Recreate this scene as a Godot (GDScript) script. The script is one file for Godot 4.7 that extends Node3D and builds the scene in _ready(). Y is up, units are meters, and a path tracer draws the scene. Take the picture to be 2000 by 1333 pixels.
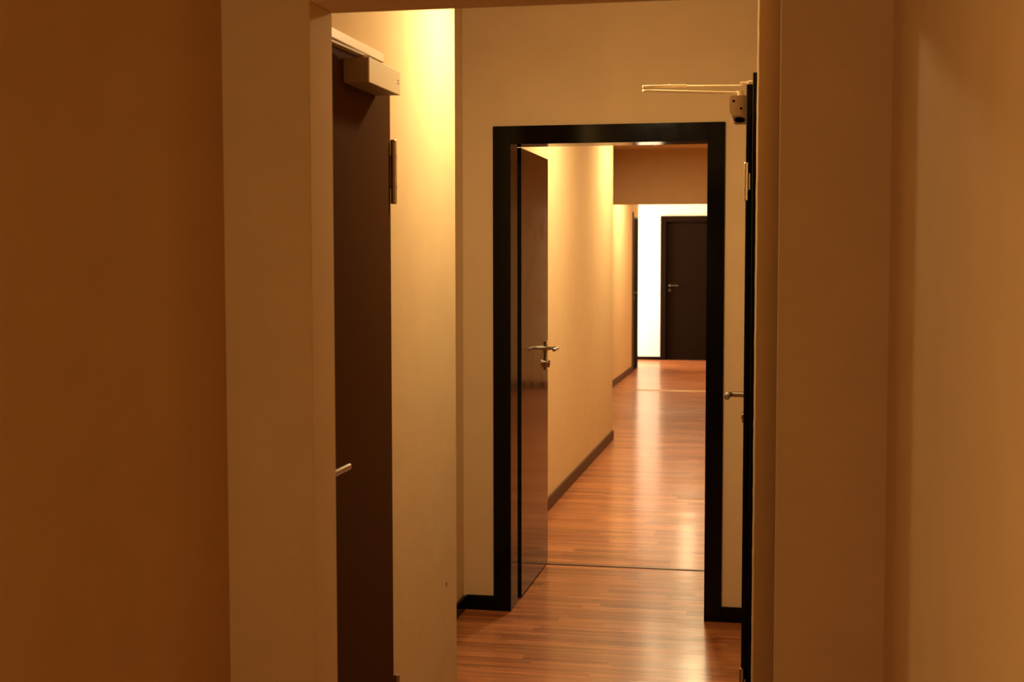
extends Node3D
# World: x to the right along the lobby, y up, -z down the corridor (d = -z).
# All builders take distances d along the corridor; org is the base of the thing being built.

var org := Vector3.ZERO
var names := {}
var M := {}
var rng := RandomNumberGenerator.new()

const CEIL := 2.83
const LOBBY_CEIL := 2.83
const LOBBY_LOW := 2.52   # dropped ceiling over the front half of the lobby

# ------------------------------------------------------------------ helpers
func numbered(called: String) -> String:
	var n: int = names.get(called, -1) + 1
	names[called] = n
	return called if n == 0 else "%s_%03d" % [called, n]

func begin() -> SurfaceTool:
	var st := SurfaceTool.new()
	st.begin(Mesh.PRIMITIVE_TRIANGLES)
	return st

func P(x: float, y: float, d: float) -> Vector3:
	return Vector3(x, y, -d)

func tri(st: SurfaceTool, a: Vector3, b: Vector3, c: Vector3, na: Vector3, nb: Vector3, nc: Vector3) -> void:
	if (b - a).cross(c - a).dot(na + nb + nc) > 0.0:
		var t := b; b = c; c = t
		t = nb; nb = nc; nc = t
	st.set_normal(na); st.add_vertex(a - org)
	st.set_normal(nb); st.add_vertex(b - org)
	st.set_normal(nc); st.add_vertex(c - org)

func face(st: SurfaceTool, pts: Array, n: Vector3) -> void:
	for i in range(1, pts.size() - 1):
		tri(st, pts[0], pts[i], pts[i + 1], n, n, n)

# box from (x0,y0,d0) to (x1,y1,d1) with all edges chamfered by bev
func box(st: SurfaceTool, x0: float, x1: float, y0: float, y1: float, d0: float, d1: float, bev := 0.0) -> void:
	obox(st, Transform3D(Basis.IDENTITY, P((x0 + x1) / 2, (y0 + y1) / 2, (d0 + d1) / 2)), Vector3(absf(x1 - x0), absf(y1 - y0), absf(d1 - d0)) / 2, bev)

func obox(st: SurfaceTool, t: Transform3D, h: Vector3, bev := 0.0) -> void:
	bev = minf(bev, minf(h.x, minf(h.y, h.z)) * 0.9)
	for a in 3:
		var b := (a + 1) % 3
		var c := (a + 2) % 3
		for s in [-1.0, 1.0]:
			var n := Vector3.ZERO
			n[a] = s
			var q := []
			for k in [[-1, -1], [1, -1], [1, 1], [-1, 1]]:
				var v := Vector3.ZERO
				v[a] = s * h[a]
				v[b] = k[0] * (h[b] - bev)
				v[c] = k[1] * (h[c] - bev)
				q.append(t * v)
			face(st, q, t.basis * n)
			if bev <= 0.0:
				continue
			for s2 in [-1.0, 1.0]:
				var m := Vector3.ZERO
				m[a] = s
				m[b] = s2
				var e := []
				for k in [[0, -1], [0, 1], [1, 1], [1, -1]]:
					var v := Vector3.ZERO
					v[a] = s * (h[a] - bev * k[0])
					v[b] = s2 * (h[b] - bev * (1 - k[0]))
					v[c] = k[1] * (h[c] - bev)
					e.append(t * v)
				face(st, e, (t.basis * m).normalized())
	if bev > 0.0:
		for sx in [-1.0, 1.0]:
			for sy in [-1.0, 1.0]:
				for sz in [-1.0, 1.0]:
					var s := Vector3(sx, sy, sz)
					var q := []
					for a in 3:
						var v := s * (h - Vector3.ONE * bev)
						v[a] = s[a] * h[a]
						q.append(t * v)
					face(st, q, (t.basis * s).normalized())

func tube(st: SurfaceTool, pts: Array, r: float, sides := 16, rounded := true) -> void:
	var rings := []
	var up := Vector3.UP
	for i in pts.size():
		var dir: Vector3 = (pts[mini(i + 1, pts.size() - 1)] - pts[maxi(i - 1, 0)]).normalized()
		if absf(dir.dot(up)) > 0.95:
			up = Vector3.RIGHT
		var u := (up - dir * up.dot(dir)).normalized()
		var v := dir.cross(u)
		up = u
		rings.append([pts[i], u, v, dir])
	var cut := r * 0.25 if rounded else 0.0
	var prof := []
	var first: Array = rings[0]
	var last: Array = rings[rings.size() - 1]
	if rounded:
		prof.append([first[0] - first[3] * 0.0, first[1], first[2], r - cut])
		prof.append([first[0] + first[3] * cut, first[1], first[2], r])
		for i in range(1, rings.size() - 1):
			prof.append([rings[i][0], rings[i][1], rings[i][2], r])
		prof.append([last[0] - last[3] * cut, last[1], last[2], r])
		prof.append([last[0], last[1], last[2], r - cut])
	else:
		for q in rings:
			prof.append([q[0], q[1], q[2], r])
	for i in prof.size() - 1:
		var A: Array = prof[i]
		var B: Array = prof[i + 1]
		for k in sides:
			var a0 := TAU * k / sides
			var a1 := TAU * (k + 1) / sides
			var na0: Vector3 = A[1] * cos(a0) + A[2] * sin(a0)
			var na1: Vector3 = A[1] * cos(a1) + A[2] * sin(a1)
			var nb0: Vector3 = B[1] * cos(a0) + B[2] * sin(a0)
			var nb1: Vector3 = B[1] * cos(a1) + B[2] * sin(a1)
			tri(st, A[0] + na0 * A[3], A[0] + na1 * A[3], B[0] + nb1 * B[3], na0, na1, nb1)
			tri(st, A[0] + na0 * A[3], B[0] + nb1 * B[3], B[0] + nb0 * B[3], na0, nb1, nb0)
	for e in [[prof[0], -first[3]], [prof[prof.size() - 1], last[3]]]:
		var q := []
		for k in sides:
			q.append(e[0][0] + (e[0][1] * cos(TAU * k / sides) + e[0][2] * sin(TAU * k / sides)) * e[0][3])
		face(st, q, e[1])

# turned body: profile entries [radius, height] along axis from origin
func lathe(st: SurfaceTool, at: Vector3, axis: Vector3, profile: Array, sides := 32) -> void:
	var w := axis.normalized()
	var u := w.cross(Vector3.UP if absf(w.y) < 0.9 else Vector3.RIGHT).normalized()
	var v := w.cross(u)
	for i in profile.size() - 1:
		var r0: float = profile[i][0]
		var h0: float = profile[i][1]
		var r1: float = profile[i + 1][0]
		var h1: float = profile[i + 1][1]
		var slope := Vector2(h1 - h0, r0 - r1).normalized()
		for k in sides:
			var a0 := TAU * k / sides
			var a1 := TAU * (k + 1) / sides
			var e0 := u * cos(a0) + v * sin(a0)
			var e1 := u * cos(a1) + v * sin(a1)
			var n0 := e0 * slope.x + w * slope.y
			var n1 := e1 * slope.x + w * slope.y
			if r0 > 1e-6:
				tri(st, at + e0 * r0 + w * h0, at + e1 * r0 + w * h0, at + e1 * r1 + w * h1, n0, n1, n1)
			if r1 > 1e-6:
				tri(st, at + e0 * r0 + w * h0, at + e1 * r1 + w * h1, at + e0 * r1 + w * h1, n0, n1, n0)

func obj(called: String, st: SurfaceTool, mat: Material, parent: Node = null) -> MeshInstance3D:
	var o := MeshInstance3D.new()
	o.mesh = st.commit()
	o.material_override = mat
	if parent == null:
		o.name = numbered(called)
		o.position = org
		add_child(o, true)
	else:
		o.name = called
		parent.add_child(o, true)
	return o

func thing(called: String, label: String, category: String, at: Vector3, group := "", kind := "") -> Node3D:
	var o := Node3D.new()
	o.name = numbered(called)
	add_child(o, true)
	o.position = at
	org = at
	tag(o, label, category, group, kind)
	return o

func tag(o: Node, label: String, category: String, group := "", kind := "") -> void:
	o.set_meta("label", label)
	o.set_meta("category", category)
	if group != "":
		o.set_meta("group", group)
	if kind != "":
		o.set_meta("kind", kind)

func struct(called: String, st: SurfaceTool, mat: Material, label: String, category: String) -> MeshInstance3D:
	var o := obj(called, st, mat)
	tag(o, label, category, "", "structure")
	return o

func lin(r: float, g: float, b: float) -> Color:
	return Color(r, g, b).linear_to_srgb()

func mat(called: String, c: Color, rough: float, spec := 0.5, metal := 0.0) -> StandardMaterial3D:
	var m := StandardMaterial3D.new()
	m.resource_name = called
	m.albedo_color = c
	m.roughness = rough
	m.metallic = metal
	m.metallic_specular = spec
	M[called] = m
	return m

# ------------------------------------------------------------------ materials
func noise_tex(size: int, freq: float, seed_: int, normal := false, bump := 1.0, lo := 0.0, hi := 1.0) -> NoiseTexture2D:
	var n := FastNoiseLite.new()
	n.seed = seed_
	n.frequency = freq
	n.fractal_octaves = 4
	var t := NoiseTexture2D.new()
	t.width = size
	t.height = size
	t.seamless = true
	t.noise = n
	if normal:
		t.as_normal_map = true
		t.bump_strength = bump
	else:
		var ramp := Gradient.new()
		ramp.set_color(0, Color(lo, lo, lo))
		ramp.set_color(1, Color(hi, hi, hi))
		t.color_ramp = ramp
	return t

func wood_image() -> Image:
	var w := 1024
	var h := 256
	var a := FastNoiseLite.new(); a.seed = 11; a.frequency = 0.02; a.fractal_octaves = 3
	var b := FastNoiseLite.new(); b.seed = 12; b.frequency = 0.05; b.fractal_octaves = 2
	var img := Image.create(w, h, true, Image.FORMAT_RGB8)
	for y in h:
		for x in w:
			# fold so that the ends meet
			var fx := absf(x - w / 2.0)
			var g: float = a.get_noise_2d(fx * 0.05, y * 1.6) * 0.17 + b.get_noise_2d(fx * 0.14, y * 3.2) * 0.12
			var pore := b.get_noise_2d(fx * 0.35 + 900.0, y * 5.0)
			var k := 0.86 + g - maxf(0.0, pore - 0.3) * 0.25
			img.set_pixel(x, y, Color(clampf(k, 0, 1), clampf(k * 0.985, 0, 1), clampf(k * 0.97, 0, 1)))
	img.generate_mipmaps()
	return img

func wall_image(scuffs: Array, seed_: int) -> Image:
	var s := 1024
	var n := FastNoiseLite.new(); n.seed = seed_; n.frequency = 0.012; n.fractal_octaves = 4
	var f := FastNoiseLite.new(); f.seed = seed_ + 1; f.frequency = 0.25
	var img := Image.create(s, s, true, Image.FORMAT_RGB8)
	for y in s:
		for x in s:
			var k := 0.975 + n.get_noise_2d(x, y) * 0.016 + f.get_noise_2d(x, y) * 0.012
			img.set_pixel(x, y, Color(k, k, k))
	for q in scuffs:     # [d, y, length, lean, strength]
		var cx: float = fposmod(q[0] / CEIL, 1.0) * s
		var cy: float = (1.0 - q[1] / CEIL) * s
		for j in 160:
			var t := j / 160.0 - 0.5
			var px := int(cx + t * q[2] * q[3] * s / CEIL + rng.randf_range(-2.2, 2.2))
			var py := int(cy + t * q[2] * s / CEIL + rng.randf_range(-1.5, 1.5))
			if px > 0 and py > 0 and px < s - 1 and py < s - 1:
				var v := img.get_pixel(px, py).r + float(q[4]) * (1.0 - absf(t) * 1.6)
				v = clampf(v, 0.5, 1.0)
				img.set_pixel(px, py, Color(v, v, v))
	img.generate_mipmaps()
	return img

func triplanar(m: StandardMaterial3D, scale: float) -> void:
	m.uv1_triplanar = true
	m.uv1_world_triplanar = true
	m.uv1_scale = Vector3.ONE * scale

func make_materials() -> void:
	var plaster := noise_tex(512, 0.03, 5, true, 2.0)
	var wall_color := lin(0.66, 0.455, 0.245)
	var w := mat("painted_wall", wall_color, 0.9, 0.12)
	w.albedo_texture = ImageTexture.create_from_image(wall_image([], 21))
	w.normal_enabled = true
	w.normal_texture = plaster
	w.normal_scale = 0.05
	triplanar(w, 1.0 / CEIL)
	var l := mat("scuffed_wall", wall_color, 0.85, 0.15)
	l.albedo_texture = ImageTexture.create_from_image(wall_image([
		[3.83, 1.02, 0.11, -0.2, 0.10], [3.97, 0.90, 0.07, 0.15, 0.08], [3.80, 0.735, 0.09, 0.5, 0.11], [3.995, 0.67, 0.05, 0.4, 0.07],
		[4.137, 0.506, 0.012, 0.3, -0.25], [3.78, 0.45, 0.04, -0.5, 0.07], [3.66, 1.41, 0.05, 0.6, 0.05], [3.89, 1.59, 0.05, -0.4, 0.04]], 31))
	l.normal_enabled = true
	l.normal_texture = plaster
	l.normal_scale = 0.10
	triplanar(l, 1.0 / CEIL)
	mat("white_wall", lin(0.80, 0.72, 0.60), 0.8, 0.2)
	mat("ceiling_paint", lin(0.68, 0.50, 0.30), 0.8, 0.3)
	var f := mat("floor_wood", Color.WHITE, 0.38, 0.24)
	f.clearcoat_enabled = true
	f.clearcoat = 0.50
	f.clearcoat_roughness = 0.17
	f.vertex_color_use_as_albedo = true
	f.albedo_texture = ImageTexture.create_from_image(wood_image())
	f.roughness_texture = noise_tex(512, 0.02, 44, false, 1.0, 0.8, 1.25)
	mat("subfloor", lin(0.05, 0.02, 0.01), 0.9)
	var bl := mat("black_lacquer", lin(0.0025, 0.0017, 0.0010), 0.12, 0.27)
	bl.roughness_texture = noise_tex(256, 0.02, 8, false, 1.0, 0.75, 1.3)
	triplanar(bl, 1.4)
	var dv := mat("dark_veneer", lin(0.062, 0.022, 0.007), 0.11, 0.40)
	dv.roughness_texture = noise_tex(512, 0.01, 9, false, 1.0, 0.6, 1.5)
	triplanar(dv, 0.9)
	var sv := mat("satin_veneer", lin(0.066, 0.027, 0.009), 0.85, 0.06)
	sv.roughness_texture = noise_tex(256, 0.03, 10, false, 1.0, 0.85, 1.15)
	triplanar(sv, 1.0)
	mat("far_veneer", lin(0.0085, 0.0036, 0.0014), 0.6, 0.12)
	mat("matt_black", lin(0.010, 0.008, 0.005), 0.85, 0.12)
	mat("brown_skirting", lin(0.085, 0.034, 0.012), 0.5, 0.25)
	mat("steel", lin(0.46, 0.38, 0.30), 0.27, 0.5, 1.0)
	mat("dull_steel", lin(0.40, 0.31, 0.22), 0.42, 0.5, 1.0)
	mat("dark_steel", lin(0.10, 0.075, 0.055), 0.4, 0.5, 1.0)
	mat("brass_strip", lin(0.55, 0.36, 0.18), 0.32, 0.5, 1.0)
	mat("dark_strip", lin(0.06, 0.025, 0.012), 0.35, 0.5)
	mat("closer_cover", lin(0.84, 0.69, 0.46), 0.42, 0.5)
	mat("closer_shaded_case", lin(0.26, 0.17, 0.09), 0.5, 0.4)  # shade on the end face and underside painted in as a darker brown
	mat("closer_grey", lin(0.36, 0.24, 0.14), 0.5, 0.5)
	mat("arm_paint", lin(0.56, 0.42, 0.27), 0.4, 0.4)
	mat("arm_screw", lin(0.34, 0.24, 0.14), 0.4, 0.4)
	mat("dark_hole", lin(0.003, 0.002, 0.0015), 1.0, 0.05)
	mat("print_grey", lin(0.16, 0.11, 0.06), 0.6)
	mat("lamp_housing", lin(0.75, 0.72, 0.66), 0.5)
	mat("window_frame", lin(0.6, 0.58, 0.55), 0.5)
	var g := mat("window_glass", Color(1, 1, 1, 0.06), 0.02)
	g.transparency = BaseMaterial3D.TRANSPARENCY_ALPHA

# ------------------------------------------------------------------ lamps
func ceiling_lamp(x: float, d: float, top: float, radius: float, drop: float, down: float, around: float, tint: Color, label: String) -> void:
	var t := thing("ceiling_light", label, "ceiling light", P(x, top - drop, d), "round ceiling lights of the corridors")
	var c := P(x, top, d)
	var st := begin()
	lathe(st, c, Vector3.DOWN, [[0, 0], [radius, 0], [radius, 0.008], [radius - 0.004, 0.012], [radius - 0.014, 0.012]], 48)
	obj("housing", st, M.lamp_housing, t)
	st = begin()
	var prof := []
	for k in 9:
		var a := k / 8.0 * PI / 2
		prof.append([(radius - 0.010) * cos(a), 0.010 + (drop - 0.010) * sin(a)])
	lathe(st, c, Vector3.DOWN, prof, 48)
	var m := StandardMaterial3D.new()
	m.resource_name = "lamp_diffuser"
	m.albedo_color = Color(0.9, 0.85, 0.75)
	m.emission_enabled = true
	m.emission = tint
	m.emission_energy_multiplier = 1.6
	obj("diffuser", st, m, t)
	if around > 0.0:
		glow(t, Vector3(0, drop * 0.42, 0), around, tint, minf(0.06, drop * 0.5))
	var a := AreaLight3D.new()
	a.name = "lamp_downlight"
	a.area_size = Vector2(radius, radius) * 1.2
	a.light_color = tint
	a.light_energy = down
	a.shadow_enabled = true
	a.set("area_range", 30.0)
	a.rotation_degrees.x = -90
	a.position = Vector3(0, -0.004, 0)
	t.add_child(a)

func glow(t: Node3D, at: Vector3, energy: float, tint: Color, size: float) -> void:
	var a := OmniLight3D.new()
	a.name = "lamp_glow"
	a.light_size = size
	a.light_color = tint
	a.light_energy = energy
	a.omni_range = 30.0
	a.omni_attenuation = 2.0
	a.shadow_enabled = true
	a.position = at
	t.add_child(a)

# half-round lamp added out of view to brighten the corridor walls; looks along +x
func added_fill_lamp(x: float, y: float, d: float, energy: float, tint: Color, label: String) -> void:
	var t := thing("added_fill_lamp", label, "added fill lamp", P(x, y, d))
	var st := begin()
	lathe(st, P(x, y, d), Vector3.RIGHT, [[0, 0], [0.075, 0], [0.075, 0.012], [0.066, 0.018]], 40)
	obj("back_plate", st, M.lamp_housing, t)
	st = begin()
	var prof := []
	for k in 9:
		var a := k / 8.0 * PI / 2
		prof.append([0.066 * cos(a), 0.018 + 0.075 * sin(a)])
	lathe(st, P(x, y, d), Vector3.RIGHT, prof, 40)
	var m := StandardMaterial3D.new()
	m.resource_name = "fill_lamp_shade"
	m.albedo_color = Color(0.9, 0.85, 0.75)
	m.emission_enabled = true
	m.emission = tint
	m.emission_energy_multiplier = 1.2
	obj("shade", st, m, t)
	glow(t, Vector3(0.05, 0, 0), energy, tint, 0.03)

# ------------------------------------------------------------------ doors
# lever handle with rose and lock rose. at: spindle on the leaf's face, n: out of the leaf, along: where the lever points
func lever(parent: Node, at: Vector3, n: Vector3, along: Vector3, m: Material, reach := 0.062, length := 0.115, r := 0.0072, plate := false) -> void:
	var st := begin()
	if plate:
		var b := Basis(along, Vector3.UP, along.cross(Vector3.UP))
		obox(st, Transform3D(b, at + n * 0.004 + Vector3(0, -0.036, 0)), Vector3(0.019, 0.072, 0.004), 0.0015)
	lathe(st, at, n, [[0.0, 0.0], [0.0245, 0.0], [0.0245, 0.007], [0.022, 0.010], [0.011, 0.010], [0.011, 0.016], [r, 0.018]], 28)
	var pts := [at + n * 0.01]
	pts.append(at + n * (reach - 0.016))
	for k in range(1, 6):
		var a := k / 6.0 * PI / 2
		pts.append(at + n * (reach - 0.016 + 0.016 * sin(a)) + along * (0.016 - 0.016 * cos(a)))
	pts.append(at + n * reach + along * 0.016)
	pts.append(at + n * reach + along * length)
	tube(st, pts, r, 18)
	obj("handle", st, m, parent)
	st = begin()
	var k := at + Vector3(0, -0.072, 0)
	lathe(st, k, n, [[0.0, 0.0], [0.0245, 0.0], [0.0245, 0.009], [0.021, 0.012], [0.0125, 0.012], [0.0125, 0.021], [0.0105, 0.023], [0.0, 0.023]], 28)
	obox(st, Transform3D(Basis.looking_at(n, Vector3.UP), k + n * 0.014 + Vector3(0, -0.012, 0)), Vector3(0.0055, 0.012, 0.007), 0.001)
	obj("lock_rose", st, m, parent)

func hinge(parent: Node, x: float, y0: float, y1: float, d: float, r: float, leaf_side: float, m: Material) -> void:
	var st := begin()
	var h := y1 - y0
	var cuts := [0.0, 0.26, 0.27, 0.73, 0.74, 1.0]
	for i in [0, 2, 4]:
		var a: float = y0 + h * cuts[i]
		var b: float = y0 + h * cuts[i + 1]
		lathe(st, P(x, a, d), Vector3.UP, [[0, 0], [r * 0.85, 0], [r, r * 0.2], [r, b - a - r * 0.2], [r * 0.85, b - a], [0, b - a]], 20)
	for c in [0.265, 0.735]:
		lathe(st, P(x, y0 + h * c - 0.004, d), Vector3.UP, [[0, 0], [r * 1.12, 0], [r * 1.12, 0.008], [0, 0.008]], 20)
	# the flag that runs into the leaf
	box(st, x - leaf_side * r * 0.2, x + leaf_side * 0.012, y0 + h * 0.28, y1 - h * 0.28, d - 0.004, d + 0.004, 0.001)
	obj("hinge", st, m, parent)

# ------------------------------------------------------------------ floor
func tint() -> Color:
	var k := rng.randf()
	var c := Color(0.40, 0.125, 0.040).lerp(Color(0.62, 0.225, 0.078), k)
	if rng.randf() < 0.12:
		c = c * 0.8
	c.a = 1.0
	return c

func strip_quad(st: SurfaceTool, x0: float, x1: float, d0: float, d1: float, y: float, c: Color, n: Vector3, off: Vector2) -> void:
	var p := [P(x0, y, d0), P(x1, y, d0), P(x1, y, d1), P(x0, y, d1)]
	for i in [0, 2, 1, 0, 3, 2]:
		var v: Vector3 = p[i]
		st.set_color(c)
		st.set_normal(n)
		st.set_uv(Vector2(v.x * 0.55 + off.x, -v.z * 2.6 + off.y))
		st.add_vertex(v - org)

func sloped(st: SurfaceTool, a: Vector3, b: Vector3, c: Vector3, d: Vector3, n: Vector3, col: Color) -> void:
	st.set_color(col)
	st.set_uv(Vector2.ZERO)
	face(st, [a, b, c, d], n)

# one board: top made of up to three printed strips, chamfered and closed at the sides
func board(st: SurfaceTool, x0: float, x1: float, d0: float, d1: float, rows: int, bx: float, bd0: float, bd1: float) -> void:
	var y := 0.0
	var n := Vector3(rng.randf_range(-0.0025, 0.0025), 1, rng.randf_range(-0.006, 0.006)).normalized()
	var base := tint()
	var xa := x0 + bx
	var xb := x1 - bx
	var da := d0 + bd0
	var db := d1 - bd1
	for r in rows:
		var e0 := lerpf(da, db, float(r) / rows)
		var e1 := lerpf(da, db, float(r + 1) / rows)
		var x := xa
		while x < xb - 0.001:
			var nx := xb if rows == 1 else minf(xb, x + rng.randf_range(0.24, 0.52))
			if xb - nx < 0.1:
				nx = xb
			var col := base if rows == 1 else tint()
			var nn := n if rows == 1 else (n + Vector3(0, 0, rng.randf_range(-0.003, 0.003))).normalized()
			strip_quad(st, x, nx, e0, e1, y, col, nn, Vector2(rng.randf() * 7.0, rng.randf() * 7.0))
			x = nx
	var dark := base * 0.75
	dark.a = 1.0
	var g := -0.004
	sloped(st, P(xa, y, da), P(xb, y, da), P(x1, g, d0), P(x0, g, d0), Vector3(0, 0.7, 0.7), dark)
	sloped(st, P(xa, y, db), P(xb, y, db), P(x1, g, d1), P(x0, g, d1), Vector3(0, 0.7, -0.7), dark)
	sloped(st, P(xa, y, da), P(xa, y, db), P(x0, g, d1), P(x0, g, d0), Vector3(-0.7, 0.7, 0), dark)
	sloped(st, P(xb, y, da), P(xb, y, db), P(x1, g, d1), P(x1, g, d0), Vector3(0.7, 0.7, 0), dark)

# narrow strips, each a piece of its own
func lay_strips(parent: Node, x0: float, x1: float, d0: float, d1: float, pitch: float) -> void:
	var rows := int(round((d1 - d0) / pitch))
	var p := (d1 - d0) / rows
	for r in rows:
		var x := x0
		var first := true
		while x < x1 - 0.001:
			var nx := minf(x1, x + (rng.randf_range(0.12, 0.45) if first else rng.randf_range(0.30, 0.52)))
			first = false
			if x1 - nx < 0.10:
				nx = x1
			var st := begin()
			var outer := r % 3 == 0
			var outer2 := r % 3 == 2
			board(st, x, nx, d0 + r * p, d0 + (r + 1) * p, 1, 0.0002, 0.0008 if outer else 0.0002, 0.0008 if outer2 else 0.0002)
			obj("plank", st, M.floor_wood, parent)
			x = nx

func lay_boards(parent: Node, x0: float, x1: float, d0: float, d1: float, pitch: float, into: SurfaceTool = null) -> void:
	var rows := int(round((d1 - d0) / pitch))
	var p := (d1 - d0) / rows
	for r in rows:
		var x := x0
		var first := true
		while x < x1 - 0.001:
			var nx := minf(x1, x + (rng.randf_range(0.3, 1.28) if first else 1.285))
			first = false
			if x1 - nx < 0.15:
				nx = x1
			var st := into if into else begin()
			board(st, x, nx, d0 + r * p, d0 + (r + 1) * p, 3, 0.0004, 0.0008, 0.0008)
			if into == null:
				obj("plank", st, M.floor_wood, parent)
			x = nx

# ------------------------------------------------------------------ scene
func _ready() -> void:
	rng.seed = 20240611
	# camera
	var cam := Camera3D.new()
	cam.name = "camera"
	add_child(cam)
	cam.position = Vector3(0, 1.55, 0)
	cam.rotation = Vector3(-0.0611, 0.1944, -0.001)
	cam.near = 0.05
	cam.far = 60.0
	var lens := CameraAttributesPhysical.new()
	lens.frustum_focal_length = 47.22
	lens.frustum_focus_distance = 4.6
	lens.frustum_near = 0.05
	lens.frustum_far = 60.0
	lens.exposure_aperture = 6.5
	cam.attributes = lens
	cam.fov = rad_to_deg(2.0 * atan(666.5 / 2623.0))
	cam.current = true
	# daylight outside the far window
	var we := WorldEnvironment.new()
	we.name = "world_environment"
	var env := Environment.new()
	env.background_mode = Environment.BG_SKY
	var sky := Sky.new()
	var sm := ProceduralSkyMaterial.new()
	sm.sky_top_color = Color(0.45, 0.60, 0.85)
	sm.sky_horizon_color = Color(0.85, 0.88, 0.92)
	sm.ground_horizon_color = Color(0.75, 0.75, 0.75)
	sm.ground_bottom_color = Color(0.4, 0.4, 0.4)
	sky.sky_material = sm
	env.sky = sky
	env.tonemap_mode = Environment.TONE_MAPPER_LINEAR
	env.tonemap_exposure = 1.0
	env.sdfgi_enabled = true
	env.ssao_enabled = true
	env.ssil_enabled = true
	we.environment = env
	add_child(we)
	var day := AreaLight3D.new()
	day.name = "window_daylight"
	day.area_size = Vector2(1.1, 1.6)
	day.light_color = Color(1.0, 0.97, 0.92)
	day.light_energy = 21.0
	day.shadow_enabled = true
	day.set("area_range", 30.0)
	day.position = P(-3.56, 1.35, 19.88)
	day.rotation_degrees.y = -90      # faces +x, into the hall
	add_child(day)

	make_materials()
	var warm := lin(1.0, 0.80, 0.43)
	build_shell()
	build_floor()
	build_doors()
	# lamps
	ceiling_lamp(-0.63, 4.08, LOBBY_LOW, 0.12, 0.075, 1.8, 0.66, warm, "round warm ceiling light above the near lobby between the two closed doors")
	added_fill_lamp(-1.105, 1.50, 0.35, 0.68, lin(1.0, 0.66, 0.27), "small half-round fill lamp added out of view on the wall beside the viewer")
	ceiling_lamp(-0.60, 8.10, CEIL, 0.13, 0.05, 6.6, 0.0, warm, "round warm ceiling light just past the open door")
	ceiling_lamp(-0.72, 11.00, CEIL, 0.13, 0.05, 6.0, 0.0, warm, "round warm ceiling light halfway down the long corridor")
	ceiling_lamp(-0.79, 13.60, CEIL, 0.13, 0.05, 1.7, 0.0, warm, "round warm ceiling light hidden above the door frame's head")
	ceiling_lamp(-1.29, 14.50, CEIL, 0.10, 0.062, 0.6, 0.0, warm, "small round glowing ceiling light under the open door frame's head, before the bulkhead")
	ceiling_lamp(-1.25, 16.70, CEIL, 0.13, 0.05, 8.5, 0.0, warm, "round warm ceiling light behind the bulkhead near the far door")
	ceiling_lamp(-1.25, 19.75, CEIL, 0.13, 0.05, 2.0, 0.0, warm, "round warm ceiling light above the far dark door")

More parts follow.
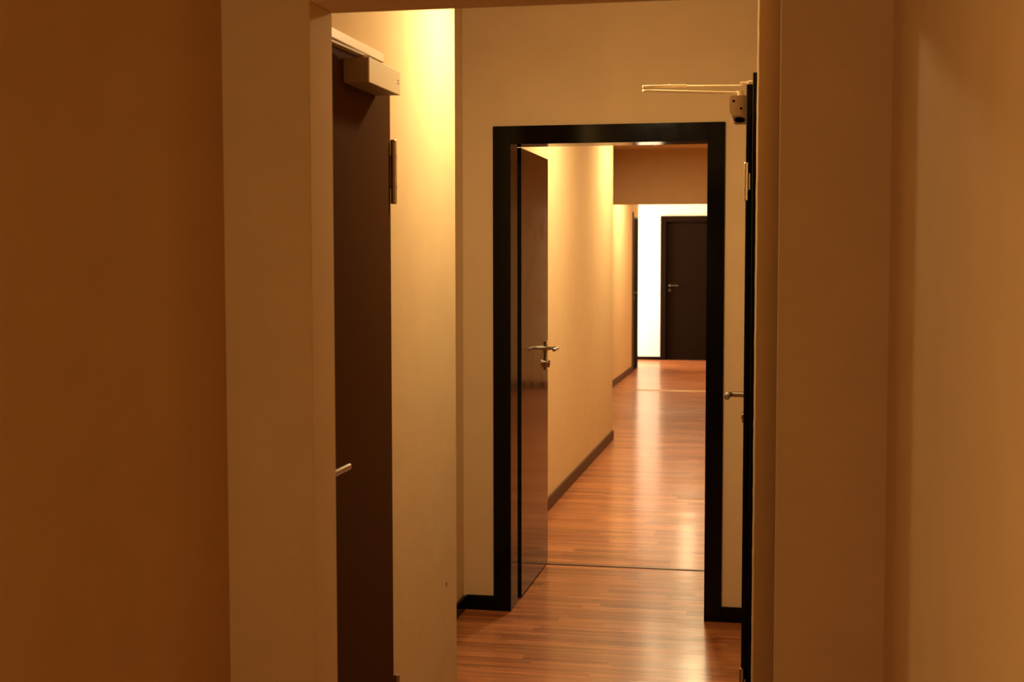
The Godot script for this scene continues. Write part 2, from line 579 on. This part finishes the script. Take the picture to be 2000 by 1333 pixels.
func build_shell() -> void:
	org = Vector3.ZERO
	var W: Material = M.painted_wall
	var st := begin()
	# --- corridor the camera stands in
	box(st, -1.25, -1.105, -0.1, CEIL, -2.6, 2.58)
	struct("wall_left", st, W, "dim brown wall along the left edge of the picture", "wall")
	st = begin()
	box(st, 0.205, 0.35, -0.1, CEIL, -2.6, 2.58)
	struct("wall_right", st, W, "warm brown wall along the right edge of the picture", "wall")
	st = begin()
	box(st, -1.25, 0.35, -0.1, CEIL, -2.75, -2.6)
	struct("wall_back", st, W, "plain wall closing the corridor behind the viewer", "wall")
	st = begin()
	box(st, -1.25, -0.919, -0.1, CEIL, 2.58, 2.72, 0.002)
	box(st, 0.003, 0.35, -0.1, CEIL, 2.58, 3.262, 0.001)
	box(st, -0.919, 0.003, 2.0632, CEIL, 2.58, 2.72, 0.002)
	struct("wall_front", st, W, "brown wall around the near doorless opening, with its lintel across the top", "wall")
	# --- lobby, left side: wall with door opening, then a step back
	st = begin()
	box(st, -1.446, -1.03, -0.1, LOBBY_CEIL, 3.462, 4.275)
	box(st, -1.446, -1.03, 2.052, LOBBY_CEIL, 2.72, 3.462)
	box(st, -1.446, -1.03, -0.1, 2.052, 2.72, 2.766)
	box(st, -1.446, -1.14, -0.1, 2.052, 2.766, 3.462)
	struct("wall_lobby_left", st, M.scuffed_wall, "brightly lit scuffed cream wall holding the brown door with the sliding-rail closer", "wall")
	st = begin()
	box(st, -1.496, -1.346, -0.1, LOBBY_CEIL, 4.275, 5.73)
	struct("wall_lobby_recess", st, W, "hidden side of the lobby behind the bright wall's corner", "wall")
	st = begin()
	box(st, -1.53, -1.185, -0.1, CEIL, 5.73, 5.87)
	box(st, -0.24, 1.15, -0.1, CEIL, 5.73, 5.87)
	box(st, -1.185, -0.24, 2.09, CEIL, 5.73, 5.87)
	struct("wall_lobby_back", st, W, "cream brown wall around the open black-framed doorway", "wall")
	# right side: its near edge is a rough plastered corner
	st = begin()
	box(st, -0.0505, 0.16, -0.1, 2.056, 3.262, 3.955)
	box(st, -0.0505, 0.16, -0.1, 2.056, 4.655, 5.73)
	box(st, -0.0505, 0.16, 2.056, LOBBY_CEIL, 3.262, 5.73)
	box(st, 0.06, 0.16, -0.1, 2.056, 3.955, 4.655)
	var nz := FastNoiseLite.new()
	nz.seed = 3
	nz.frequency = 9.0
	var ys := 140
	for i in ys:
		var rows := []
		for j in 2:
			var y := -0.1 + (LOBBY_CEIL + 0.1) * (i + j) / ys
			var wob := nz.get_noise_2d(y * 3.0, 0.0) * 0.0012
			var ring := []
			for q in [[-0.0505, 3.262, -1.0, 0.05], [-0.0462, 3.208, -0.97, 0.24], [-0.0440, 3.200, -0.3, 0.95]]:
				ring.append([P(q[0] + wob, y, q[1]), Vector3(q[2], 0, q[3]).normalized()])
			rows.append(ring)
		for k in 2:
			tri(st, rows[0][k][0], rows[0][k + 1][0], rows[1][k + 1][0], rows[0][k][1], rows[0][k + 1][1], rows[1][k + 1][1])
			tri(st, rows[0][k][0], rows[1][k + 1][0], rows[1][k][0], rows[0][k][1], rows[1][k + 1][1], rows[1][k][1])
		face(st, [rows[0][2][0], P(0.004, -0.1 + (LOBBY_CEIL + 0.1) * i / ys, 3.23), P(0.004, -0.1 + (LOBBY_CEIL + 0.1) * (i + 1) / ys, 3.23), rows[1][2][0]], Vector3(0.53, 0, 0.85))
	struct("wall_lobby_right", st, W, "lobby wall on the right, seen along its plastered edge beside the right-hand door", "wall")
	# --- long hall
	st = begin()
	box(st, -1.525, -1.3746, -0.1, CEIL, 5.87, 11.44)
	box(st, -2.09, -1.525, -0.1, CEIL, 11.29, 11.44)
	struct("wall_hall_left", st, W, "golden cream corridor wall washed by lamps behind the open door", "wall")
	st = begin()
	box(st, -2.09, -1.938, -0.1, CEIL, 11.44, 18.42)
	box(st, -2.09, -1.938, 2.13, CEIL, 18.42, 19.167)
	box(st, -2.09, -2.03, -0.1, 2.13, 18.42, 19.167)
	struct("wall_hall_left_far", st, W, "cream wall further down the corridor, under the bulkhead, ending at a narrow dark door", "wall")
	st = begin()
	box(st, 1.0, 1.15, -0.1, CEIL, 5.87, 20.6)
	struct("wall_hall_right", st, W, "corridor wall hidden behind the doorway's right side", "wall")
	st = begin()
	box(st, -1.938, 0.25, 2.192, CEIL, 15.82, 16.02)
	box(st, 0.25, 1.0, -0.1, CEIL, 15.82, 16.02)
	struct("wall_bulkhead", st, W, "brown bulkhead hanging across the corridor above the far passage", "wall")
	st = begin()
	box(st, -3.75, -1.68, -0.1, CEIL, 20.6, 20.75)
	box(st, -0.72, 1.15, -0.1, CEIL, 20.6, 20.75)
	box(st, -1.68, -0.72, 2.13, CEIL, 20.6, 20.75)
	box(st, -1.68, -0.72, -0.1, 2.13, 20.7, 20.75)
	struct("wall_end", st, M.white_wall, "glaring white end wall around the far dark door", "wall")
	st = begin()
	box(st, -3.75, -2.09, -0.1, CEIL, 19.02, 19.167)
	struct("wall_annex_front", st, W, "side of the window bay hidden at the corridor's far left", "wall")
	st = begin()
	box(st, -3.75, -3.6, -0.1, 0.55, 19.167, 20.6)
	box(st, -3.75, -3.6, 2.15, CEIL, 19.167, 20.6)
	box(st, -3.75, -3.6, 0.55, 2.15, 19.167, 19.33)
	box(st, -3.75, -3.6, 0.55, 2.15, 20.43, 20.6)
	struct("wall_annex_left", st, W, "wall of the window bay that lets daylight onto the end wall", "wall")
	var win := thing("window_1", "daylight window in the bay left of the far door", "window", P(-3.675, 0.55, 19.88), "", "structure")
	st = begin()
	for q in [[0.55, 0.60, 19.33, 20.43], [2.10, 2.15, 19.33, 20.43], [0.60, 2.10, 19.33, 19.38], [0.60, 2.10, 20.38, 20.43], [0.60, 2.10, 19.86, 19.90]]:
		box(st, -3.70, -3.65, q[0], q[1], q[2], q[3], 0.003)
	obj("window_frame", st, M.window_frame, win)
	for q in [[19.38, 19.86], [19.90, 20.38]]:
		st = begin()
		box(st, -3.679, -3.671, 0.60, 2.10, q[0], q[1])
		obj("pane", st, M.window_glass, win)
	org = Vector3.ZERO
	# --- ceilings
	st = begin()
	box(st, -1.25, 0.35, CEIL, CEIL + 0.1, -2.75, 2.72)
	struct("ceiling", st, M.ceiling_paint, "ceiling above the viewer's corridor", "ceiling")
	st = begin()
	box(st, -1.03, 0.003, LOBBY_LOW, LOBBY_CEIL, 2.72, 3.20)
	box(st, -1.03, -0.0505, LOBBY_LOW, LOBBY_CEIL, 3.20, 4.275)
	box(st, -1.496, 0.16, LOBBY_CEIL, LOBBY_CEIL + 0.1, 2.72, 5.73)
	struct("ceiling_lobby", st, M.ceiling_paint, "ceiling of the small lobby between the doors", "ceiling")
	st = begin()
	box(st, -3.75, 1.15, CEIL, CEIL + 0.1, 5.73, 20.75)
	struct("ceiling_hall", st, M.ceiling_paint, "ceiling of the long corridor before the bulkhead", "ceiling")
	# --- skirtings
	skirt("baseboard_lobby_back_left", [[-1.334, -1.209, 5.714, 5.73]], 0.065, M.black_lacquer, "short black skirting left of the open black door frame")
	skirt("baseboard_lobby_recess", [[-1.346, -1.333, 4.275, 5.714]], 0.065, M.black_lacquer, "black skirting running into the lobby's hidden left corner")
	skirt("baseboard_lobby_back_right", [[-0.217, -0.0505, 5.714, 5.73]], 0.065, M.black_lacquer, "short black skirting between the black door frame and the right-hand door")
	skirt("baseboard_lobby_left", [[-1.03, -1.018, 3.482, 4.275]], 0.065, M.black_lacquer, "black skirting at the foot of the bright lobby wall")
	skirt("baseboard_hall_left", [[-1.3746, -1.360, 5.87, 11.44]], 0.081, M.brown_skirting, "dark brown skirting along the golden wall behind the open door")
	skirt("baseboard_hall_left_far", [[-1.938, -1.924, 11.44, 18.32]], 0.081, M.brown_skirting, "dark brown skirting along the far wall under the bulkhead")
	skirt("baseboard_partition", [[0.25, 1.0, 15.805, 15.82]], 0.081, M.brown_skirting, "skirting of the wall stub right of the far passage")
	skirt("baseboard_hall_right", [[0.985, 1.0, 5.87, 15.805]], 0.081, M.brown_skirting, "skirting along the hidden right corridor wall")
	skirt("baseboard_end", [[-3.6, -1.743, 20.585, 20.6]], 0.052, M.black_lacquer, "thin black skirting under the glaring white end wall")
	# --- floor strips
	st = begin()
	box(st, -1.36, 0.985, -0.002, 0.0035, 6.646, 6.664, 0.002)
	struct("trim_1", st, M.dark_strip, "dark threshold strip across the floor beyond the open door", "threshold strip")
	st = begin()
	box(st, -1.924, 0.25, -0.002, 0.006, 15.80, 15.85, 0.004)
	struct("trim_2", st, M.brass_strip, "shiny threshold strip across the floor under the bulkhead", "threshold strip")

func skirt(called: String, runs: Array, h: float, m: Material, label: String) -> void:
	org = Vector3.ZERO
	var st := begin()
	for q in runs:
		box(st, q[0], q[1], 0.0, h, q[2], q[3], 0.003)
	struct(called, st, m, label, "skirting")

func build_floor() -> void:
	org = Vector3.ZERO
	var f := thing("floor", "reddish brown wood strip floor, glossy, running under all the doors", "floor", Vector3.ZERO, "", "structure")
	var st := begin()
	box(st, -3.75, 1.15, -0.1, -0.004, -2.75, 20.75)
	obj("subfloor", st, M.subfloor, f)
	lay_strips(f, -1.346, -0.05, 4.275, 5.73, 0.064)
	lay_strips(f, -1.18, -0.245, 5.73, 5.87, 0.07)
	lay_strips(f, -1.3746, 0.1, 5.87, 6.654, 0.064)
	lay_boards(f, -1.3746, 0.1, 6.654, 11.44, 0.192)
	lay_boards(f, -1.938, -0.3, 11.44, 15.82, 0.192)
	var s := begin()
	lay_boards(f, -1.105, 0.205, -2.6, 2.58, 0.192, s)
	lay_boards(f, -0.919, 0.003, 2.58, 2.72, 0.14, s)
	lay_boards(f, -1.03, -0.05, 2.72, 4.275, 0.192, s)
	lay_boards(f, 0.1, 1.0, 5.87, 11.44, 0.192, s)
	lay_boards(f, -0.3, 1.0, 11.44, 15.82, 0.192, s)
	lay_boards(f, -1.938, 1.0, 15.82, 19.167, 0.192, s)
	lay_boards(f, -3.6, 1.0, 19.167, 20.6, 0.192, s)
	var o := obj("plank_field", s, M.floor_wood, f)
	o.set_meta("kind", "stuff")

func build_doors() -> void:
	var st: SurfaceTool
	# ---- door 1: closed brown door in the lobby's left wall
	var t := thing("door_1", "closed satin brown door in the bright left lobby wall, with a sliding-rail closer above", "door", P(-1.03, 0, 3.1), "", "structure")
	st = begin()
	box(st, -1.12, -1.035, 0.0, 2.05, 2.768, 2.79)
	box(st, -1.12, -1.035, 0.0, 2.05, 3.44, 3.46)
	box(st, -1.12, -1.035, 2.03, 2.05, 2.79, 3.44)
	obj("door_frame", st, M.satin_veneer, t)
	st = begin()
	box(st, -1.066, -1.030, 0.006, 2.028, 2.792, 3.438, 0.001)
	box(st, -1.030, -1.015, 0.006, 2.050, 2.752, 3.4785, 0.0025)
	var leaf := obj("leaf", st, M.satin_veneer, t)
	lever(leaf, P(-1.015, 1.074, 2.815), Vector3.RIGHT, Vector3(0, 0, -1), M.steel, 0.055, 0.118, 0.0078)
	hinge(t, -1.0085, 1.697, 1.868, 3.484, 0.0085, -1, M.dull_steel)
	hinge(t, -1.0085, 0.243, 0.414, 3.484, 0.0085, -1, M.dull_steel)
	# its closer
	t = thing("door_closer", "boxy cream door closer with slide rail at the top of the brown left door", "door closer", P(-1.012, 1.969, 3.2))
	st = begin()
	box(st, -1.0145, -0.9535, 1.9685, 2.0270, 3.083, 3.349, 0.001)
	obj("body", st, M.closer_shaded_case, t)
	st = begin()
	box(st, -0.9535, -0.9500, 1.9680, 2.0275, 3.0825, 3.350, 0.0012)
	obj("cover", st, M.closer_cover, t)
	st = begin()
	box(st, -0.951, -0.9496, 2.0015, 2.0045, 3.322, 3.336)
	box(st, -0.951, -0.9496, 1.9945, 1.9975, 3.322, 3.336)
	obj("printed_mark", st, M.print_grey, t)
	st = begin()
	box(st, -1.0295, -1.000, 2.0555, 2.0785, 2.74, 3.362, 0.0015)
	box(st, -1.0290, -1.0005, 2.0560, 2.0780, 3.3625, 3.376, 0.002)
	obj("slide_rail", st, M.closer_cover, t)
	st = begin()
	lathe(st, P(-0.985, 2.027, 3.14), Vector3.UP, [[0, 0], [0.011, 0], [0.011, 0.015], [0, 0.015]], 20)
	var a := P(-0.985, 2.040, 3.14)
	var b := P(-1.012, 2.046, 2.80)
	var z := (b - a).normalized()
	obox(st, Transform3D(Basis.looking_at(z, Vector3.UP), (a + b) / 2), Vector3(0.009, 0.003, (b - a).length() / 2), 0.001)
	lathe(st, P(-1.012, 2.043, 2.80), Vector3.UP, [[0, 0], [0.008, 0], [0.008, 0.0125], [0, 0.0125]], 16)
	obj("arm", st, M.arm_paint, t)

	# ---- door 2: closed black door in the lobby's right wall, seen edge-on
	t = thing("door_2", "closed black door in the right lobby wall, seen edge-on beside the opening", "door", P(-0.043, 0, 4.3), "", "structure")
	st = begin()
	box(st, -0.072, -0.0505, 0.0, 2.076, 3.895, 3.975, 0.002)
	box(st, -0.072, -0.0505, 0.0, 2.076, 4.645, 4.73, 0.002)
	box(st, -0.072, -0.0505, 2.020, 2.076, 3.975, 4.645, 0.002)
	box(st, -0.0500, 0.055, 0.0, 2.054, 3.957, 3.975)
	box(st, -0.0500, 0.055, 0.0, 2.054, 4.636, 4.653)
	box(st, -0.0500, 0.055, 2.035, 2.054, 3.975, 4.636)
	obj("door_frame", st, M.black_lacquer, t)
	st = begin()
	box(st, -0.0720, -0.035, 0.006, 2.018, 3.977, 4.635, 0.001)
	box(st, -0.0902, -0.0722, 0.006, 2.047, 3.920, 4.690, 0.0025)
	leaf = obj("leaf", st, M.black_lacquer, t)
	lever(leaf, P(-0.0902, 1.0885, 4.615), Vector3.LEFT, Vector3(0, 0, 1), M.steel, 0.068, 0.10, 0.0095)
	hinge(t, -0.0880, 1.716, 1.824, 3.913, 0.0080, 1, M.steel)
	hinge(t, -0.0875, 0.245, 0.355, 3.913, 0.0080, 1, M.steel)
	# its closer
	t = thing("door_closer", "small grey door closer with folded scissor arm at the top of the black right-hand door", "door closer", P(-0.0902, 1.9635, 4.1))
	st = begin()
	# rounded housing swept along the leaf
	var prof := []
	for q in [[-0.0904, 1.9635], [-0.1290, 1.9635], [-0.1345, 1.9662], [-0.1382, 1.9740], [-0.1396, 1.986], [-0.1396, 2.000], [-0.1388, 2.014], [-0.1370, 2.0210], [-0.1335, 2.0225], [-0.0904, 2.0225]]:
		prof.append(Vector2(q[0], q[1]))
	var near := []
	var far := []
	for k in prof.size():
		var p: Vector2 = prof[k]
		var q: Vector2 = prof[(k + 1) % prof.size()]
		var nn := Vector2(q.y - p.y, p.x - q.x).normalized()
		if nn.dot((p + q) / 2 - Vector2(-0.114, 1.993)) < 0.0:
			nn = -nn
		face(st, [P(p.x, p.y, 3.98), P(q.x, q.y, 3.98), P(q.x, q.y, 4.235), P(p.x, p.y, 4.235)], Vector3(nn.x, nn.y, 0))
		near.append(P(p.x, p.y, 3.98))
		far.append(P(p.x, p.y, 4.235))
	face(st, near, Vector3(0, 0, 1))
	face(st, far, Vector3(0, 0, -1))
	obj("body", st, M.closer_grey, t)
	for q in [[-0.1275, 2.0065], [-0.1060, 1.985]]:
		st = begin()
		lathe(st, P(q[0], q[1], 3.9805), Vector3(0, 0, 1), [[0.0036, 0.0], [0.0036, 0.0012], [0.0018, 0.0016], [0, 0.0006]], 14)
		obj("screw", st, M.dark_hole, t)
	st = begin()
	# oval opening in the underside, with a raised rim
	var rim := []
	for k in 36:
		var e := Vector2(cos(TAU * k / 36), sin(TAU * k / 36))
		rim.append(P(-0.1130 + e.x * 0.0155, 1.9622, 4.090 + e.y * 0.075))
	face(st, rim, Vector3.DOWN)
	for k in 36:
		var p: Vector3 = rim[k]
		var q: Vector3 = rim[(k + 1) % 36]
		var nn := Vector3((p + q).x / 2 + 0.1130, 0, ((p + q).z / 2 + 4.090) * 0.1).normalized()
		face(st, [p, q, q + Vector3(0, 0.0013, 0), p + Vector3(0, 0.0013, 0)], nn)
	obj("valve_cap", st, M.dark_hole, t)
	st = begin()
	lathe(st, P(-0.1130, 2.0222, 4.055), Vector3.UP, [[0.016, 0], [0.016, 0.005], [0.010, 0.007], [0.010, 0.021], [0, 0.021]], 24)
	obj("pinion", st, M.arm_paint, t)
	st = begin()
	bar(st, P(-0.1130, 2.0385, 4.055), P(-0.392, 2.0525, 4.06), 0.0080, 0.0030)
	lathe(st, P(-0.394, 2.0485, 4.06), Vector3.UP, [[0, 0], [0.0062, 0], [0.0068, 0.0015], [0.0068, 0.0065], [0.006, 0.008], [0, 0.008]], 20)
	obj("main_arm", st, M.arm_paint, t)
	st = begin()
	bar(st, P(-0.392, 2.0640, 4.06), P(-0.270, 2.0652, 4.075), 0.0080, 0.0042)
	tube(st, [P(-0.285, 2.0650, 4.074), P(-0.105, 2.0645, 4.10)], 0.0034, 14)
	lathe(st, P(-0.320, 2.0680, 4.070), Vector3.UP, [[0.004, 0], [0.004, 0.003], [0, 0.003]], 12)
	obj("forearm", st, M.arm_paint, t)
	st = begin()
	lathe(st, P(-0.394, 2.0560, 4.06), Vector3.UP, [[0, 0], [0.0045, 0], [0.0045, 0.004], [0.0068, 0.0045], [0.0068, 0.011], [0.006, 0.0125], [0, 0.0125]], 20)
	obj("elbow_joint", st, M.arm_screw, t)
	st = begin()
	box(st, -0.0905, -0.0725, 2.052, 2.0745, 4.06, 4.14, 0.0015)
	box(st, -0.1120, -0.0905, 2.0700, 2.0745, 4.082, 4.118, 0.001)
	obj("arm_bracket", st, M.arm_paint, t)

	# ---- door 3: black frame at the back of the lobby, its leaf swung into the corridor
	t = thing("door_3", "black-framed doorway at the back of the lobby with its glossy brown leaf standing open", "door", P(-0.71, 0, 5.83), "", "structure")
	var fr := Node3D.new()
	fr.name = "door_frame"
	t.add_child(fr)
	var D := 5.715
	st = begin()
	box(st, -1.208, -1.1308, 0.0, 2.1213, D, 5.73, 0.0006)
	box(st, -1.180, -1.1308, 0.0, 2.085, 5.73, 5.868)
	box(st, -1.222, -1.1400, 0.0, 2.1213, 5.87, 5.885, 0.0006)
	obj("jamb", st, M.black_lacquer, fr)
	st = begin()
	box(st, -0.2896, -0.2175, 0.0, 2.1213, D, 5.73, 0.0006)
	box(st, -0.2896, -0.245, 0.0, 2.085, 5.73, 5.868)
	box(st, -0.280, -0.2030, 0.0, 2.1213, 5.87, 5.885, 0.0006)
	obj("jamb", st, M.black_lacquer, fr)
	st = begin()
	box(st, -1.1308, -0.2896, 2.043, 2.1213, D, 5.73, 0.0006)
	box(st, -1.1308, -0.2896, 2.043, 2.085, 5.73, 5.868)
	box(st, -1.1400, -0.280, 2.055, 2.1213, 5.87, 5.885, 0.0006)
	obj("head", st, M.black_lacquer, fr)
	st = begin()
	box(st, -1.168, -1.1275, 0.009, 2.0475, 5.948, 6.664, 0.002)
	leaf = obj("leaf", st, M.dark_veneer, t)
	st = begin()
	box(st, -1.1678, -1.1278, 0.010, 2.0470, 5.9435, 5.948)  # black band paints in the rebate shadow on the hinge edge
	obj("rebate_shade_band", st, M.matt_black, leaf)
	lever(leaf, P(-1.1275, 1.105, 6.595), Vector3.RIGHT, Vector3(0, 0, 1), M.steel, 0.062, 0.125, 0.0085, true)
	lever(leaf, P(-1.168, 1.105, 6.595), Vector3.LEFT, Vector3(0, 0, 1), M.steel, 0.062, 0.125, 0.0085, true)

	# ---- door 4: at the far end
	t = thing("door_4", "closed dark brown door in the white end wall at the far end of the corridor", "door", P(-1.25, 0, 20.6), "", "structure")
	fr = Node3D.new()
	fr.name = "door_frame"
	t.add_child(fr)
	st = begin()
	box(st, -1.742, -1.658, 0.0, 2.20, 20.575, 20.6, 0.003)
	box(st, -1.678, -1.658, 0.0, 2.128, 20.6, 20.68)
	obj("jamb", st, M.far_veneer, fr)
	st = begin()
	box(st, -0.742, -0.658, 0.0, 2.20, 20.575, 20.6, 0.003)
	box(st, -0.742, -0.722, 0.0, 2.128, 20.6, 20.68)
	obj("jamb", st, M.far_veneer, fr)
	st = begin()
	box(st, -1.658, -0.742, 2.115, 2.20, 20.575, 20.6, 0.003)
	box(st, -1.658, -0.742, 2.108, 2.128, 20.6, 20.68)
	obj("head", st, M.far_veneer, fr)
	st = begin()
	box(st, -1.655, -0.745, 0.008, 2.105, 20.63, 20.67, 0.003)
	leaf = obj("leaf", st, M.far_veneer, t)
	lever(leaf, P(-1.605, 1.140, 20.63), Vector3(0, 0, 1), Vector3.RIGHT, M.dark_steel, 0.062, 0.14, 0.010)

	# ---- door 5: narrow dark door at the end of the left wall
	t = thing("door_5", "narrow near-black door seen edgewise where the far left wall meets the white end wall", "door", P(-1.938, 0, 18.8), "", "structure")
	st = begin()
	box(st, -1.938, -1.922, 0.0, 2.19, 18.33, 18.42, 0.002)
	box(st, -1.990, -1.938, 0.0, 2.128, 18.422, 18.445)
	box(st, -1.990, -1.938, 0.0, 2.128, 19.14, 19.165)
	box(st, -1.990, -1.938, 2.105, 2.128, 18.445, 19.14)
	obj("door_frame", st, M.brown_skirting, t)
	st = begin()
	box(st, -1.975, -1.9375, 0.008, 2.10, 18.45, 19.135, 0.002)
	leaf = obj("leaf", st, M.matt_black, t)
	lever(leaf, P(-1.9375, 1.08, 18.52), Vector3.RIGHT, Vector3(0, 0, -1), M.dark_steel, 0.05, 0.12, 0.009)

func bar(st: SurfaceTool, a: Vector3, b: Vector3, half_w: float, half_h: float) -> void:
	var z := (b - a).normalized()
	obox(st, Transform3D(Basis.looking_at(z, Vector3.UP), (a + b) / 2), Vector3(half_w, half_h, (b - a).length() / 2), 0.0012)
